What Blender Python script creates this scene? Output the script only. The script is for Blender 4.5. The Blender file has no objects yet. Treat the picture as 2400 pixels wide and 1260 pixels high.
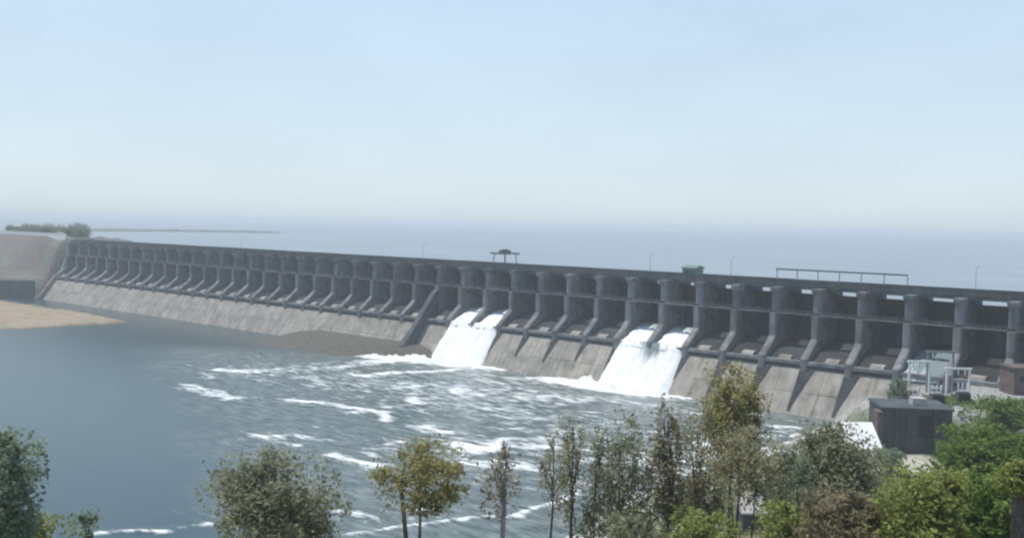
import bpy, math, random
import numpy as np
from mathutils import Vector, Matrix, noise as mn

random.seed(7); RNG = np.random.default_rng(7)
SC = bpy.context.scene
COL = SC.collection
R = math.radians

# ------------------------------------------------------------------ camera
F = 2333.0                                   # focal length in photograph pixels (2400 wide)
CAM = Vector((84.2, -319.8, 58.5))
ANG = R(48.0)
FH = Vector((-math.cos(ANG), math.sin(ANG), 0)); RH = Vector((math.sin(ANG), math.cos(ANG), 0)); UP = Vector((0, 0, 1))
PITCH, ROLL = math.atan(105.5 / F), R(1.15)
FW = (FH * math.cos(PITCH) - UP * math.sin(PITCH)).normalized()
U0 = (UP * math.cos(PITCH) + FH * math.sin(PITCH)).normalized()
RR = (RH * math.cos(ROLL) + U0 * math.sin(ROLL)).normalized()
UU = (U0 * math.cos(ROLL) - RH * math.sin(ROLL)).normalized()
cd = bpy.data.cameras.new('camera'); cam = bpy.data.objects.new('camera', cd); COL.objects.link(cam)
cd.sensor_width = 36; cd.lens = 36 * F / 2400; cd.clip_start = 0.5; cd.clip_end = 60000
m = Matrix((RR, UU, -FW)).transposed().to_4x4(); m.translation = CAM; cam.matrix_world = m
SC.camera = cam
SC.cycles.pixel_filter_type = 'GAUSSIAN'; SC.cycles.filter_width = 2.6   # the photograph is soft
SC.cycles.use_denoising = True
SC.cycles.max_bounces = 6; SC.cycles.transparent_max_bounces = 12; SC.cycles.volume_bounces = 1
SC.cycles.sample_clamp_indirect = 6

# ------------------------------------------------------------------ light
SUN = Vector((-0.32, -0.13, 1.0)).normalized()
ELEV = math.asin(SUN.z); AZ = math.atan2(SUN.x, SUN.y)
w = bpy.data.worlds.new('World'); SC.world = w; w.use_nodes = True
nt = w.node_tree; bg = nt.nodes['Background']
sky = nt.nodes.new('ShaderNodeTexSky'); sky.sky_type = 'NISHITA'; sky.sun_disc = False
sky.sun_elevation = ELEV; sky.sun_rotation = AZ; sky.altitude = 300
sky.air_density = 1.0; sky.dust_density = 0.6; sky.ozone_density = 3.0
# the hazy day: the clear sky is mixed with a pale veil that thins out towards the zenith
tcw = nt.nodes.new('ShaderNodeTexCoord'); sxyz = nt.nodes.new('ShaderNodeSeparateXYZ'); nt.links.new(tcw.outputs['Generated'], sxyz.inputs[0])
cr = nt.nodes.new('ShaderNodeValToRGB'); nt.links.new(sxyz.outputs['Z'], cr.inputs[0]); e_ = cr.color_ramp.elements
e_[0].position = 0.0; e_[0].color = (.585, .69, .79, 1); e_[1].position = 1.0; e_[1].color = (.16, .30, .62, 1)
for p_, c_ in ((.045, (.65, .75, .825, 1)), (.12, (.62, .75, .835, 1)), (.22, (.57, .725, .865, 1)), (.5, (.34, .52, .82, 1))):
    q_ = e_.new(p_); q_.color = c_
vsc = nt.nodes.new('ShaderNodeVectorMath'); vsc.operation = 'SCALE'; vsc.inputs['Scale'].default_value = 1 / 0.15; nt.links.new(cr.outputs[0], vsc.inputs[0])
nzw = nt.nodes.new('ShaderNodeTexNoise'); nzw.inputs['Scale'].default_value = 5.0; nzw.inputs['Detail'].default_value = 4
mpw = nt.nodes.new('ShaderNodeMapping'); mpw.inputs['Scale'].default_value = (1, 1, 3.5); nt.links.new(tcw.outputs['Generated'], mpw.inputs[0]); nt.links.new(mpw.outputs[0], nzw.inputs['Vector'])
mrw = nt.nodes.new('ShaderNodeMapRange'); mrw.inputs[1].default_value = 0.3; mrw.inputs[2].default_value = 0.7; mrw.inputs[3].default_value = 0.965 / 0.15; mrw.inputs[4].default_value = 1.035 / 0.15
nt.links.new(nzw.outputs[0], mrw.inputs[0]); nt.links.new(mrw.outputs[0], vsc.inputs['Scale'])
mxw = nt.nodes.new('ShaderNodeMix'); mxw.data_type = 'RGBA'; mxw.inputs[0].default_value = 0.85
nt.links.new(sky.outputs[0], mxw.inputs[6]); nt.links.new(vsc.outputs[0], mxw.inputs[7])
nt.links.new(mxw.outputs[2], bg.inputs[0]); bg.inputs[1].default_value = 0.15
sl = bpy.data.lights.new('sun', 'SUN'); sun = bpy.data.objects.new('sun', sl); COL.objects.link(sun)
sl.energy = 4.1; sl.angle = R(0.6); sl.color = (1.0, 0.945, 0.86)
sun.rotation_euler = SUN.to_track_quat('Z', 'Y').to_euler()
vs = SC.view_settings; vs.view_transform = 'Standard'; vs.look = 'None'; vs.exposure = 0.10; vs.gamma = 1.0
vs.use_curve_mapping = False

# ------------------------------------------------------------------ helpers
def ray(px, py):
    d = FW + RR * ((px - 1200) / F) - UU * ((py - 630) / F)
    return d / d.dot(FH)
def P(px, py, v): return CAM + ray(px, py) * v                  # point at ground distance v
def G(px, py, z=0.0):                                           # point on a level plane
    d = ray(px, py); return CAM + d * ((z - CAM.z) / d.z)
def uv_of(x, y):
    dx, dy = x - CAM.x, y - CAM.y
    return dx * RH.x + dy * RH.y, dx * FH.x + dy * FH.y
def XY(u, v): return CAM.x + u * RH.x + v * FH.x, CAM.y + u * RH.y + v * FH.y

def mesh_np(name, V, Fc, smooth=False):
    V = np.asarray(V, dtype=np.float32); Fc = np.asarray(Fc, dtype=np.int32)
    me = bpy.data.meshes.new(name); k = Fc.shape[1]
    me.vertices.add(len(V)); me.vertices.foreach_set('co', V.ravel())
    me.loops.add(Fc.size); me.loops.foreach_set('vertex_index', Fc.ravel())
    me.polygons.add(len(Fc)); me.polygons.foreach_set('loop_start', np.arange(0, Fc.size, k, dtype=np.int32))
    me.polygons.foreach_set('loop_total', np.full(len(Fc), k, dtype=np.int32))
    if smooth: me.polygons.foreach_set('use_smooth', np.ones(len(Fc), dtype=bool))
    me.update(calc_edges=True); return me
class MB:
    def __init__(s): s.v = []; s.f = []
    def add(s, vs_, fs): b = len(s.v); s.v += [tuple(q) for q in vs_]; s.f += [tuple(i + b for i in q) for q in fs]; return s
    def box(s, x0, x1, y0, y1, z0, z1):
        return s.add([(x0,y0,z0),(x1,y0,z0),(x1,y1,z0),(x0,y1,z0),(x0,y0,z1),(x1,y0,z1),(x1,y1,z1),(x0,y1,z1)],
                     [(0,3,2,1),(4,5,6,7),(0,1,5,4),(1,2,6,5),(2,3,7,6),(3,0,4,7)])
    def prism(s, prof, x0, x1):                     # profile of (y, z), counter-clockwise seen from +x
        n = len(prof)
        vs_ = [(x0, y, z) for y, z in prof] + [(x1, y, z) for y, z in prof]
        fs = [tuple(range(n))[::-1], tuple(range(n, 2 * n))] + [(i, (i+1) % n, (i+1) % n + n, i + n) for i in range(n)]
        return s.add(vs_, fs)
    def tube(s, pts, rad, k=6, cap=True):
        pts = [Vector(p) for p in pts]; b = len(s.v); n = len(pts)
        for i, p in enumerate(pts):
            d = (pts[min(i+1, n-1)] - pts[max(i-1, 0)]).normalized()
            a = d.orthogonal().normalized(); c = d.cross(a)
            for j in range(k):
                t = 2 * math.pi * j / k; q = p + (a * math.cos(t) + c * math.sin(t)) * rad[i]; s.v.append(tuple(q))
        for i in range(n - 1):
            for j in range(k):
                s.f.append((b+i*k+j, b+i*k+(j+1) % k, b+(i+1)*k+(j+1) % k, b+(i+1)*k+j))
        if cap: s.f.append(tuple(b+j for j in range(k))[::-1]); s.f.append(tuple(b+(n-1)*k+j for j in range(k)))
        return s
    def mesh(s, name, smooth=False):
        me = bpy.data.meshes.new(name); me.from_pydata(s.v, [], s.f); me.update()
        if smooth: me.polygons.foreach_set('use_smooth', [True] * len(me.polygons))
        return me
def ob(name, me, mat=None, parent=None, loc=(0,0,0)):
    o = bpy.data.objects.new(name, me); COL.objects.link(o); o.location = loc
    if mat is not None and not me.materials: me.materials.append(mat)
    if parent is not None: o.parent = parent
    return o
def tag(o, label=None, cat=None, group=None, kind=None):
    if label: o['label'] = label
    if cat: o['category'] = cat
    if group: o['group'] = group
    if kind: o['kind'] = kind
    return o
def empty(name, loc, label, cat, group=None, rz=0.0):
    o = bpy.data.objects.new(name, None); COL.objects.link(o); o.location = loc; o.rotation_euler = (0,0,rz)
    return tag(o, label, cat, group)
def copy_tree(o, parent=None):
    c = o.copy(); COL.objects.link(c); c.parent = parent
    for ch in o.children: copy_tree(ch, c)
    return c
def sstep(x, a, b):
    t = np.clip((x - a) / (b - a), 0, 1); return t * t * (3 - 2 * t)

# vectorised value noise
_T = np.random.default_rng(3).random((256, 256)).astype(np.float32)
def vnoise(x, y, s=1.0, oct=4):
    out = 0; amp = 1; tot = 0
    x = np.asarray(x, dtype=np.float64) / s; y = np.asarray(y, dtype=np.float64) / s
    for o in range(oct):
        xi = np.floor(x).astype(int); yi = np.floor(y).astype(int); fx = x - xi; fy = y - yi
        fx = fx*fx*(3-2*fx); fy = fy*fy*(3-2*fy)
        a = _T[xi & 255, yi & 255]; b = _T[(xi+1) & 255, yi & 255]; c = _T[xi & 255, (yi+1) & 255]; d = _T[(xi+1) & 255, (yi+1) & 255]
        out = out + amp * ((a*(1-fx)+b*fx)*(1-fy) + (c*(1-fx)+d*fx)*fy); tot += amp
        amp *= 0.5; x = x * 2.03 + 17.3; y = y * 2.03 + 9.1
    return out / tot

# ------------------------------------------------------------------ materials
def newmat(name):
    mt = bpy.data.materials.new(name); mt.use_nodes = True
    n = mt.node_tree.nodes; l = mt.node_tree.links; return mt, n, l, n['Principled BSDF']
def concrete(name, c0, c1, scale=0.25, streak=True, smap=None, *, rough=0.9, var=0.25, bump=0.3):
    mt, n, l, b = newmat(name)
    tc = n.new('ShaderNodeNewGeometry'); mp = n.new('ShaderNodeMapping'); l.new(tc.outputs['Position'], mp.inputs[0])
    mp.inputs['Scale'].default_value = smap or (1, 1, 0.12 if streak else 1)
    n1 = n.new('ShaderNodeTexNoise'); n1.inputs['Scale'].default_value = scale * 3; n1.inputs['Detail'].default_value = 8; n1.inputs['Roughness'].default_value = 0.65
    l.new(mp.outputs[0], n1.inputs['Vector'])
    n2 = n.new('ShaderNodeTexNoise'); n2.inputs['Scale'].default_value = scale; n2.inputs['Detail'].default_value = 6
    l.new(tc.outputs['Position'], n2.inputs['Vector'])
    ad = n.new('ShaderNodeMath'); ad.operation = 'ADD'; l.new(n1.outputs[0], ad.inputs[0]); l.new(n2.outputs[0], ad.inputs[1])
    rp = n.new('ShaderNodeMapRange'); rp.inputs[1].default_value = 0.72; rp.inputs[2].default_value = 1.25; l.new(ad.outputs[0], rp.inputs[0])
    mx = n.new('ShaderNodeMix'); mx.data_type = 'RGBA'; mx.inputs[6].default_value = (*c0, 1); mx.inputs[7].default_value = (*c1, 1)
    l.new(rp.outputs[0], mx.inputs[0])
    oi = n.new('ShaderNodeObjectInfo'); mr = n.new('ShaderNodeMapRange'); mr.inputs[3].default_value = 1 - var; mr.inputs[4].default_value = 1 + var
    l.new(oi.outputs['Random'], mr.inputs[0])
    mu = n.new('ShaderNodeVectorMath'); mu.operation = 'SCALE'; l.new(mx.outputs[2], mu.inputs[0]); l.new(mr.outputs[0], mu.inputs['Scale'])
    l.new(mu.outputs[0], b.inputs['Base Color']); b.inputs['Roughness'].default_value = rough
    bp = n.new('ShaderNodeBump'); bp.inputs['Strength'].default_value = bump; bp.inputs['Distance'].default_value = 0.3
    l.new(n1.outputs[0], bp.inputs['Height']); l.new(bp.outputs[0], b.inputs['Normal'])
    return mt
def flat(name, c, rough=0.6, metal=0.0, var=0.15, scale=2.0):
    mt, n, l, b = newmat(name)
    t = n.new('ShaderNodeTexNoise'); t.inputs['Scale'].default_value = scale; t.inputs['Detail'].default_value = 5
    g = n.new('ShaderNodeNewGeometry'); l.new(g.outputs['Position'], t.inputs['Vector'])
    mx = n.new('ShaderNodeMix'); mx.data_type = 'RGBA'
    mx.inputs[6].default_value = (*[q * (1 - var * 1.6) for q in c], 1); mx.inputs[7].default_value = (*[min(1, q * (1 + var)) for q in c], 1)
    l.new(t.outputs[0], mx.inputs[0]); l.new(mx.outputs[2], b.inputs['Base Color'])
    b.inputs['Roughness'].default_value = rough; b.inputs['Metallic'].default_value = metal
    return mt
def leafmat(name, dark, light, trans=0.45):
    mt, n, l, b = newmat(name); n.remove(b); out = n['Material Output']
    g = n.new('ShaderNodeNewGeometry'); t = n.new('ShaderNodeTexNoise'); t.inputs['Scale'].default_value = 0.8; t.inputs['Detail'].default_value = 3
    l.new(g.outputs['Position'], t.inputs['Vector'])
    ad = n.new('ShaderNodeMath'); ad.operation = 'MULTIPLY_ADD'; l.new(g.outputs['Random Per Island'], ad.inputs[0]); ad.inputs[1].default_value = 0.55
    s = n.new('ShaderNodeMapRange'); s.inputs[1].default_value = 0.35; s.inputs[2].default_value = 0.68; s.inputs[4].default_value = 0.45; l.new(t.outputs[0], s.inputs[0]); l.new(s.outputs[0], ad.inputs[2])
    mx = n.new('ShaderNodeMix'); mx.data_type = 'RGBA'; mx.inputs[6].default_value = (*dark, 1); mx.inputs[7].default_value = (*light, 1); l.new(ad.outputs[0], mx.inputs[0])
    d = n.new('ShaderNodeBsdfDiffuse'); tr = n.new('ShaderNodeBsdfTranslucent'); l.new(mx.outputs[2], d.inputs[0]); l.new(mx.outputs[2], tr.inputs[0])
    ms = n.new('ShaderNodeMixShader'); ms.inputs[0].default_value = trans; l.new(d.outputs[0], ms.inputs[1]); l.new(tr.outputs[0], ms.inputs[2])
    l.new(ms.outputs[0], out.inputs[0]); return mt

M_PIER = concrete('pier_concrete', (0.08, 0.086, 0.088), (0.23, 0.238, 0.24), 0.22, True, var=0.14)
M_BLOCK = concrete('weathered_pier_block', (0.06, 0.065, 0.07), (0.21, 0.215, 0.22), 0.25, True, var=0.22)
M_DECK = concrete('deck_concrete', (0.035, 0.042, 0.05), (0.10, 0.112, 0.122), 0.3, True, var=0.12)
M_CHUTE = concrete('stained_chute_and_shadow_concrete', (0.010, 0.012, 0.015), (0.042, 0.044, 0.048), 0.12, True, var=0.45)
M_APRON = concrete('apron_concrete', (0.165, 0.152, 0.128), (0.36, 0.33, 0.285), 0.24, False, (1.0, 0.14, 0.14), var=0.09)
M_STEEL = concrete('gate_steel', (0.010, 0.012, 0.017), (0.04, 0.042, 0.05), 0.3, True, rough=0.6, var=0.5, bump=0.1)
M_RAIL = flat('catwalk_steel', (0.22, 0.235, 0.24), 0.6, 0.1)
M_GSTEEL = flat('grey_painted_steel', (0.09, 0.11, 0.12), 0.5, 0.2)
M_WHITE = flat('white_paint', (0.84, 0.84, 0.80), 0.5, 0, 0.05)
M_GREENP = flat('green_painted_sheet', (0.13, 0.2, 0.16), 0.6, 0, 0.15)
M_DARKB = concrete('dark_weathered_wall', (0.035, 0.05, 0.05), (0.09, 0.105, 0.105), 0.3, True, var=0.1)
M_STONE = concrete('dark_stone_masonry', (0.045, 0.055, 0.06), (0.11, 0.12, 0.125), 0.25, False, var=0.1)
M_PORC = flat('porcelain', (0.7, 0.72, 0.7), 0.3, 0, 0.05)
M_BLACK = flat('black_rubber_and_oil', (0.012, 0.013, 0.014), 0.6)
M_ROCK = concrete('pale_boulder', (0.42, 0.41, 0.38), (0.75, 0.73, 0.69), 0.8, False, var=0.2, bump=0.8)
M_PINKR = concrete('faded_sheet_roof', (0.32, 0.29, 0.27), (0.5, 0.46, 0.44), 0.7, False, var=0.05)
M_BROWNW = concrete('brown_wall', (0.08, 0.06, 0.055), (0.16, 0.12, 0.11), 0.5, True, var=0.1)
M_BARK = concrete('bark', (0.06, 0.05, 0.042), (0.15, 0.125, 0.11), 2.0, False, var=0.15, bump=0.6)
M_BARKG = concrete('grey_bark', (0.22, 0.20, 0.20), (0.40, 0.36, 0.355), 1.5, False, var=0.1, bump=0.6)

# ------------------------------------------------------------------ terrain
NB = 41; SP = 15.0                              # bays and bay spacing
XL = -SP * NB                                   # left end of the spillway
DECK = 41.3
SHV = np.array([100, 150, 177, 192, 213, 241, 275, 308, 345]); SHU = np.array([-30, 2, 11, 15.6, 27.4, 51.7, 80, 101, 118])
def ground_h(x, y):
    x = np.asarray(x, float); y = np.asarray(y, float)
    u, v = uv_of(x, y)
    nz = vnoise(x + 500, y + 900, 22, 4) - 0.5; nf = vnoise(x + 900, y + 500, 4, 3) - 0.5
    h = np.full(x.shape, -3.5)
    # the hill the camera stands on
    hill = np.minimum(56.8, 57.6 - 0.42 * v + nz * 3 * sstep(v, 8, 40))
    h = np.maximum(h, hill)
    # right bank
    d = u - np.interp(v, SHV, SHU) + nz * 8
    bank = -3.5 + 3.8 * sstep(d, -9, 1) + 4.5 * sstep(d, 0, 20) + 3.4 * sstep(d, 18, 42) + nf * 0.7 * sstep(d, -2, 6)
    terr = 6.3 * sstep(v, 233, 240) * sstep(u, 86, 92)
    bank = bank + terr * sstep(d, 5, 22)
    dam = sstep(y, -42, -32) * sstep(-x, 8, 22)
    bank = bank * (1 - dam) + (-3.5) * dam
    h = np.maximum(h, np.where(v < 420, bank, -3.5))
    # right abutment hill
    h = np.maximum(h, 41.0 * sstep(x, 50, 105) * sstep(y, -75, -12) - 3.5 + nf)
    # left embankment
    e = 41.3 + 2.3 * sstep(-x, 640, 660) + 0.72 * np.minimum(0, y + 5)
    e = np.maximum(e, 12.5) + nf * 0.5
    line = np.interp(x, [-1300, -960, -760, -640, -620.8], [-100, -84, -68, -46, -30])
    wgt = sstep(-x, 621, 626) * sstep(y, line + 1.0, line + 4.0)
    cone = sstep(-x, 622, 675)
    e = 12.5 + (e - 12.5) * np.maximum(cone, sstep(y, -22, -8))
    h = np.maximum(h, -3.5 + (e + 3.5) * wgt)
    # sand spit
    uc = np.clip((u + 220) / (-115), 0, 3); vc = 544 + uc * 14; ww = 12 + 118 * np.clip(uc, 0, 1.25) ** 0.8
    s = 1 - np.abs(v - vc + nz * 14) / ww; s = np.where(u < -221 + nz * 8, s, s - (u + 221) / 12)
    h = np.maximum(h, -2.0 + 3.3 * sstep(s, -0.25, 0.5) + nf * 0.5)
    # rock shelf
    a = ((u + 61 + (v - 457) * 0.72) / 50) ** 2 + ((v - 460) / 40) ** 2
    h = np.maximum(h, np.where((v > 380) & (y < -22), 0.95 + (4.0 * sstep(y, -60, -28) + 0.2) * (1 - sstep(a, .35, 1.0)) - 1.6 * sstep(a + nz * 0.7, 0.55, 1.35) + nf * 0.55, -3.5))
    return h
def hz(x, y): return float(ground_h(np.array([x]), np.array([y]))[0])

def axis(a, b, fine0, fine1, fs, cs):
    l = list(np.arange(a, fine0, cs)) + list(np.arange(fine0, fine1, fs)) + list(np.arange(fine1, b + cs, cs)); return np.array(l)
def gridmesh(name, xs, ys, hf, smooth=True):
    X, Y = np.meshgrid(xs, ys); Z = hf(X, Y); V = np.stack([X, Y, Z], -1).reshape(-1, 3)
    nx, ny = len(xs), len(ys); i = np.arange((ny - 1) * nx).reshape(ny - 1, nx)[:, :-1].ravel()
    return mesh_np(name, V, np.stack([i, i + 1, i + nx + 1, i + nx], 1), smooth), X.ravel(), Y.ravel(), V[:, 2]
tx = np.unique(np.concatenate([np.arange(-1700, -760, 20), np.arange(-760, -100, 3.5), np.arange(-100, 180, 2.0), np.arange(180, 700, 20)]))
ty = np.unique(np.concatenate([np.arange(-700, -340, 15), np.arange(-340, -20, 2.6), np.arange(-20, 9, 3)]))
gm, gx, gy, gz = gridmesh('ground', tx, ty, ground_h)
u, v = uv_of(gx, gy); nz = vnoise(gx + 77, gy + 31, 12, 4); nf = vnoise(gx, gy, 3, 3)
def mixc(a, b, t): return a * (1 - t[:, None]) + np.array(b)[None] * t[:, None]
c = np.tile(np.array([[0.11, 0.115, 0.06]]), (len(gx), 1))
c = mixc(c, (0.21, 0.18, 0.13), sstep(nz, 0.45, 0.6))                                   # bare soil
c = mixc(c, (0.07, 0.11, 0.03), sstep(nf, 0.5, 0.7) * 0.8)                              # grass
dsh = u - np.interp(v, SHV, SHU)
c = mixc(c, (0.36, 0.35, 0.31), sstep(-np.abs(dsh - 10), -22, -8) * sstep(nf + nz, 0.8, 1.1) * (v < 420) * (v > 140))
c = mixc(c, (0.42, 0.40, 0.33), sstep(v, 203, 207) * (1 - sstep(v, 221, 226)) * sstep(u, 74, 79) * (1 - sstep(u, 92, 96)))  # gravel yard
c = mixc(c, (0.30, 0.30, 0.28), sstep(v, 236, 240) * sstep(u, 90, 94) * (x_lim := (gx > -30)) * 1.0)
lf = sstep(-gx, 600, 625)
c = mixc(c, (0.15, 0.125, 0.11), lf); c = mixc(c, (0.15, 0.17, 0.13), lf * sstep(nz, 0.5, 0.62) * (1 - sstep(-gx, 660, 690)))
sp = (v > 380) & (gz < 7) & (gy < -24) & ((gx > -619) | (gy < -60))
spit = sp & (u < -150)
c = mixc(c, (0.31, 0.215, 0.14), spit * 1.0); c = mixc(c, (0.25, 0.22, 0.12), spit * sstep(nz, 0.48, 0.6)); c = mixc(c, (0.34, 0.29, 0.225), spit * sstep(nf, 0.52, 0.66))
c = mixc(c, (0.09, 0.095, 0.07), (sp & (gz < 0.45) & (u < -150)) * 0.8)
c = mixc(c, (0.095, 0.09, 0.068), (sp & (u > -150)) * 1.0)
ca = gm.color_attributes.new('soil', 'FLOAT_COLOR', 'POINT')
ca.data.foreach_set('color', np.concatenate([c, np.ones((len(c), 1))], 1).astype(np.float32).ravel())
M_GROUND, n, l, b = newmat('ground_soil')
at = n.new('ShaderNodeAttribute'); at.attribute_name = 'soil'
g = n.new('ShaderNodeNewGeometry'); t = n.new('ShaderNodeTexNoise'); t.inputs['Scale'].default_value = 0.9; t.inputs['Detail'].default_value = 9; l.new(g.outputs['Position'], t.inputs['Vector'])
mr = n.new('ShaderNodeMapRange'); mr.inputs[1].default_value = 0.3; mr.inputs[2].default_value = 0.7; mr.inputs[3].default_value = 0.55; mr.inputs[4].default_value = 1.35; l.new(t.outputs[0], mr.inputs[0])
mu = n.new('ShaderNodeVectorMath'); mu.operation = 'SCALE'; l.new(at.outputs['Color'], mu.inputs[0]); l.new(mr.outputs[0], mu.inputs['Scale']); l.new(mu.outputs[0], b.inputs['Base Color'])
b.inputs['Roughness'].default_value = 0.95
bp = n.new('ShaderNodeBump'); bp.inputs['Strength'].default_value = 0.6; bp.inputs['Distance'].default_value = 0.6; l.new(t.outputs[0], bp.inputs['Height']); l.new(bp.outputs[0], b.inputs['Normal'])
tag(ob('ground', gm, M_GROUND), 'river banks, hillside and embankment ground', kind='structure')
M_SOIL = flat('plain_soil', (0.16, 0.15, 0.11), 0.95, 0, 0.3, 0.05)
gs = MB(); gs.add([(-19000,-19000,-4.6),(19000,-19000,-4.6),(19000,19000,-4.6),(-19000,19000,-4.6)], [(0,1,2,3)])
tag(ob('terrain', gs.mesh('terrain'), M_SOIL), 'wide plain of soil under everything', kind='structure')

# ------------------------------------------------------------------ river
# foam lines and patches: photograph points on the water surface, width in metres, strength
FOAM = [
 ([(440,903),(480,918),(540,932)], 4.5, 1.1), ([(540,934),(620,932),(690,938)], 2.5, .55), ([(690,938),(760,945),(830,955),(895,968),(905,985)], 2.6, 1.1),
 ([(475,875),(500,885)], 3, .8), ([(520,868),(560,872)], 5, 1.1), ([(580,880),(640,878)], 3, .5), ([(630,865),(760,850)], 6, .45), ([(730,880),(750,905)], 3, .7),
 ([(600,1022),(680,1020),(740,1024)], 2.0, .9), ([(650,1036),(700,1045)], 1.6, 1.2), ([(780,1065),(820,1080),(880,1095)], 2.6, 1.3),
 ([(960,935),(985,945)], 4, .8), ([(850,880),(920,872),(1000,872),(1070,866)], 3.2, 1.2), ([(800,860),(900,840),(1000,835)], 7, .55),
 ([(970,1000),(1000,1010),(1060,1012)], 1.8, 1.1), ([(1080,905),(1100,910)], 3, .7), ([(1000,960),(1100,950),(1200,962)], 5, .3),
 ([(1190,1003),(1240,1004)], 1.4, .8), ([(1120,1030),(1290,1028)], 2.2, .75), ([(1080,1048),(1130,1055),(1180,1030)], 3.4, .9), ([(1100,1085),(1150,1095),(1210,1097),(1270,1106)], 2.4, .85),
 ([(1290,890),(1400,905),(1500,915),(1590,928)], 6, .9), ([(1240,930),(1340,935),(1440,935)], 4.5, .55), ([(1340,1012),(1400,1010)], 1.5, .5),
 ([(640,862),(900,900),(1200,925)], 26, .36), ([(900,900),(1250,990),(1500,1010)], 30, .36), ([(980,1050),(1250,1060)], 16, .25), ([(1000,850),(1350,930),(1650,960)], 16, .42),
 ([(820,1252),(920,1235),(1040,1222),(1120,1212),(1210,1208)], 1.2, 1.2), ([(1210,1208),(1235,1196),(1290,1183),(1320,1175),(1340,1160),(1345,1130)], 1.5, 1.3), ([(1330,1135),(1370,1120)], 2.5, .9),
 ([(800,1195),(870,1215)], 2.2, .9), ([(940,1195),(1010,1193)], 1.8, .9), ([(960,1215),(1040,1205)], 1.2, .6), ([(220,1250),(300,1244),(400,1246)], 1.4, 1.1), ([(440,1232),(500,1228)], 1.4, .8), ([(380,1205),(560,1200)], 3, .25),
 ([(1470,1085),(1520,1078)], 2, .9), ([(1570,1160),(1640,1165)], 2.5, .9), ([(1590,1080),(1680,1070)], 3, .8), ([(1650,1040),(1715,1036)], 2.6, 1.1), ([(1800,1000),(1850,1000)], 2.6, 1.2), ([(1620,968),(1780,972)], 1.6, 1.0), ([(1420,1010),(1560,1012)],2,.5),
 ([(880,848),(1020,842),(1180,862)], 8, 1.5), ([(1300,893),(1430,900),(1600,928)], 8.5, 1.5), ([(1010,835),(1090,852),(1180,862)], 7, 1.6), ([(1400,905),(1500,918),(1600,928)], 7, 1.6),
 ([(1100,925),(1300,960),(1420,1060)], 14, .22), ([(700,1100),(1000,1130),(1300,1120)], 10, .12),
]
_fr = random.Random(21)
for _ in range(160):
    fx, fy = _fr.uniform(560, 1900), _fr.uniform(862, 1120)
    if fx < 560 + max(0, fy - 900) * 1.6: continue
    ln = _fr.uniform(15, 75); sl_ = _fr.uniform(-.12, .2)
    FOAM.append(([(fx, fy), (fx + ln * .5, fy + ln * sl_ * .5 + _fr.uniform(-3, 3)), (fx + ln, fy + ln * sl_)], _fr.uniform(.8, 3.0), _fr.uniform(.25, .9)))
FOAM += [([(1060,1040),(1120,1055),(1180,1045),(1290,1040)], 5, .75), ([(1000,1005),(1100,1020)], 3, .7), ([(1080,1080),(1220,1092)], 4, .7), ([(590,1020),(760,1030)], 3.5, .6), ([(560,870),(700,868),(820,858)], 5, .6), ([(1500,1090),(1650,1060),(1850,1010)], 6, .7), ([(1400,1140),(1600,1110)], 5, .6)]
rx = np.arange(-900, 160, 1.6); ry = np.arange(-420, -14, 1.35)
X, Y = np.meshgrid(rx, ry); foam = np.zeros_like(X)
for pts, wd, st in FOAM:
    q = [G(a, b_) for a, b_ in pts]
    x0 = min(p.x for p in q) - wd * 3; x1 = max(p.x for p in q) + wd * 3; y0 = min(p.y for p in q) - wd * 3; y1 = max(p.y for p in q) + wd * 3
    i0, i1 = np.searchsorted(rx, x0), np.searchsorted(rx, x1); j0, j1 = np.searchsorted(ry, y0), np.searchsorted(ry, y1)
    if i1 <= i0 or j1 <= j0: continue
    xx, yy = X[j0:j1, i0:i1], Y[j0:j1, i0:i1]
    xx = xx + (vnoise(xx, yy, 7, 3) - 0.5) * wd * 1.6; yy = yy + (vnoise(xx + 99, yy + 40, 7, 3) - 0.5) * wd * 1.6
    dm = np.full(xx.shape, 1e9)
    for a, b_ in zip(q[:-1], q[1:]):
        ex, ey = b_.x - a.x, b_.y - a.y; L2 = ex*ex + ey*ey + 1e-9
        tt = np.clip(((xx - a.x) * ex + (yy - a.y) * ey) / L2, 0, 1)
        dm = np.minimum(dm, np.hypot(xx - a.x - tt * ex, yy - a.y - tt * ey))
    f = st * np.exp(-(dm / wd) ** 2 * 1.3); foam[j0:j1, i0:i1] = 1 - (1 - np.clip(f, 0, 1.6) / 1.7) * (1 - np.clip(foam[j0:j1, i0:i1] , 0, 1.0))
turb = np.clip(foam * 1.0, 0, 1)
uu, vv_ = uv_of(X, Y); uu = uu + (vnoise(X, Y, 18, 3) - .5) * 26
ub_ = -112 + (350 - vv_) * 0.45
area = sstep(uu, ub_ - 22, ub_ + 14) * (1 - sstep(vv_, 420, 470))
def river_h(Xa, Ya):
    big = vnoise(Xa * 1.0, Ya * 1.0, 5, 3) - 0.5
    return 0.04 * big + area * 0.55 * big + turb * 0.9 * (vnoise(Xa + 31, Ya + 3, 2.6, 2) - 0.15)
wm, _, _, _ = gridmesh('river', rx, ry, river_h)
fa = wm.attributes.new('foam', 'FLOAT', 'POINT'); fa.data.foreach_set('value', foam.astype(np.float32).ravel())
ta = wm.attributes.new('rough_water', 'FLOAT', 'POINT'); ta.data.foreach_set('value', area.astype(np.float32).ravel())
M_RIVER, n, l, b = newmat('river_water')
g = n.new('ShaderNodeNewGeometry')
a1 = n.new('ShaderNodeAttribute'); a1.attribute_name = 'foam'; a2 = n.new('ShaderNodeAttribute'); a2.attribute_name = 'rough_water'
mp = n.new('ShaderNodeMapping'); mp.inputs['Rotation'].default_value = (0, 0, R(-42)); mp.inputs['Scale'].default_value = (0.35, 1.0, 1.0); l.new(g.outputs['Position'], mp.inputs[0])
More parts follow.
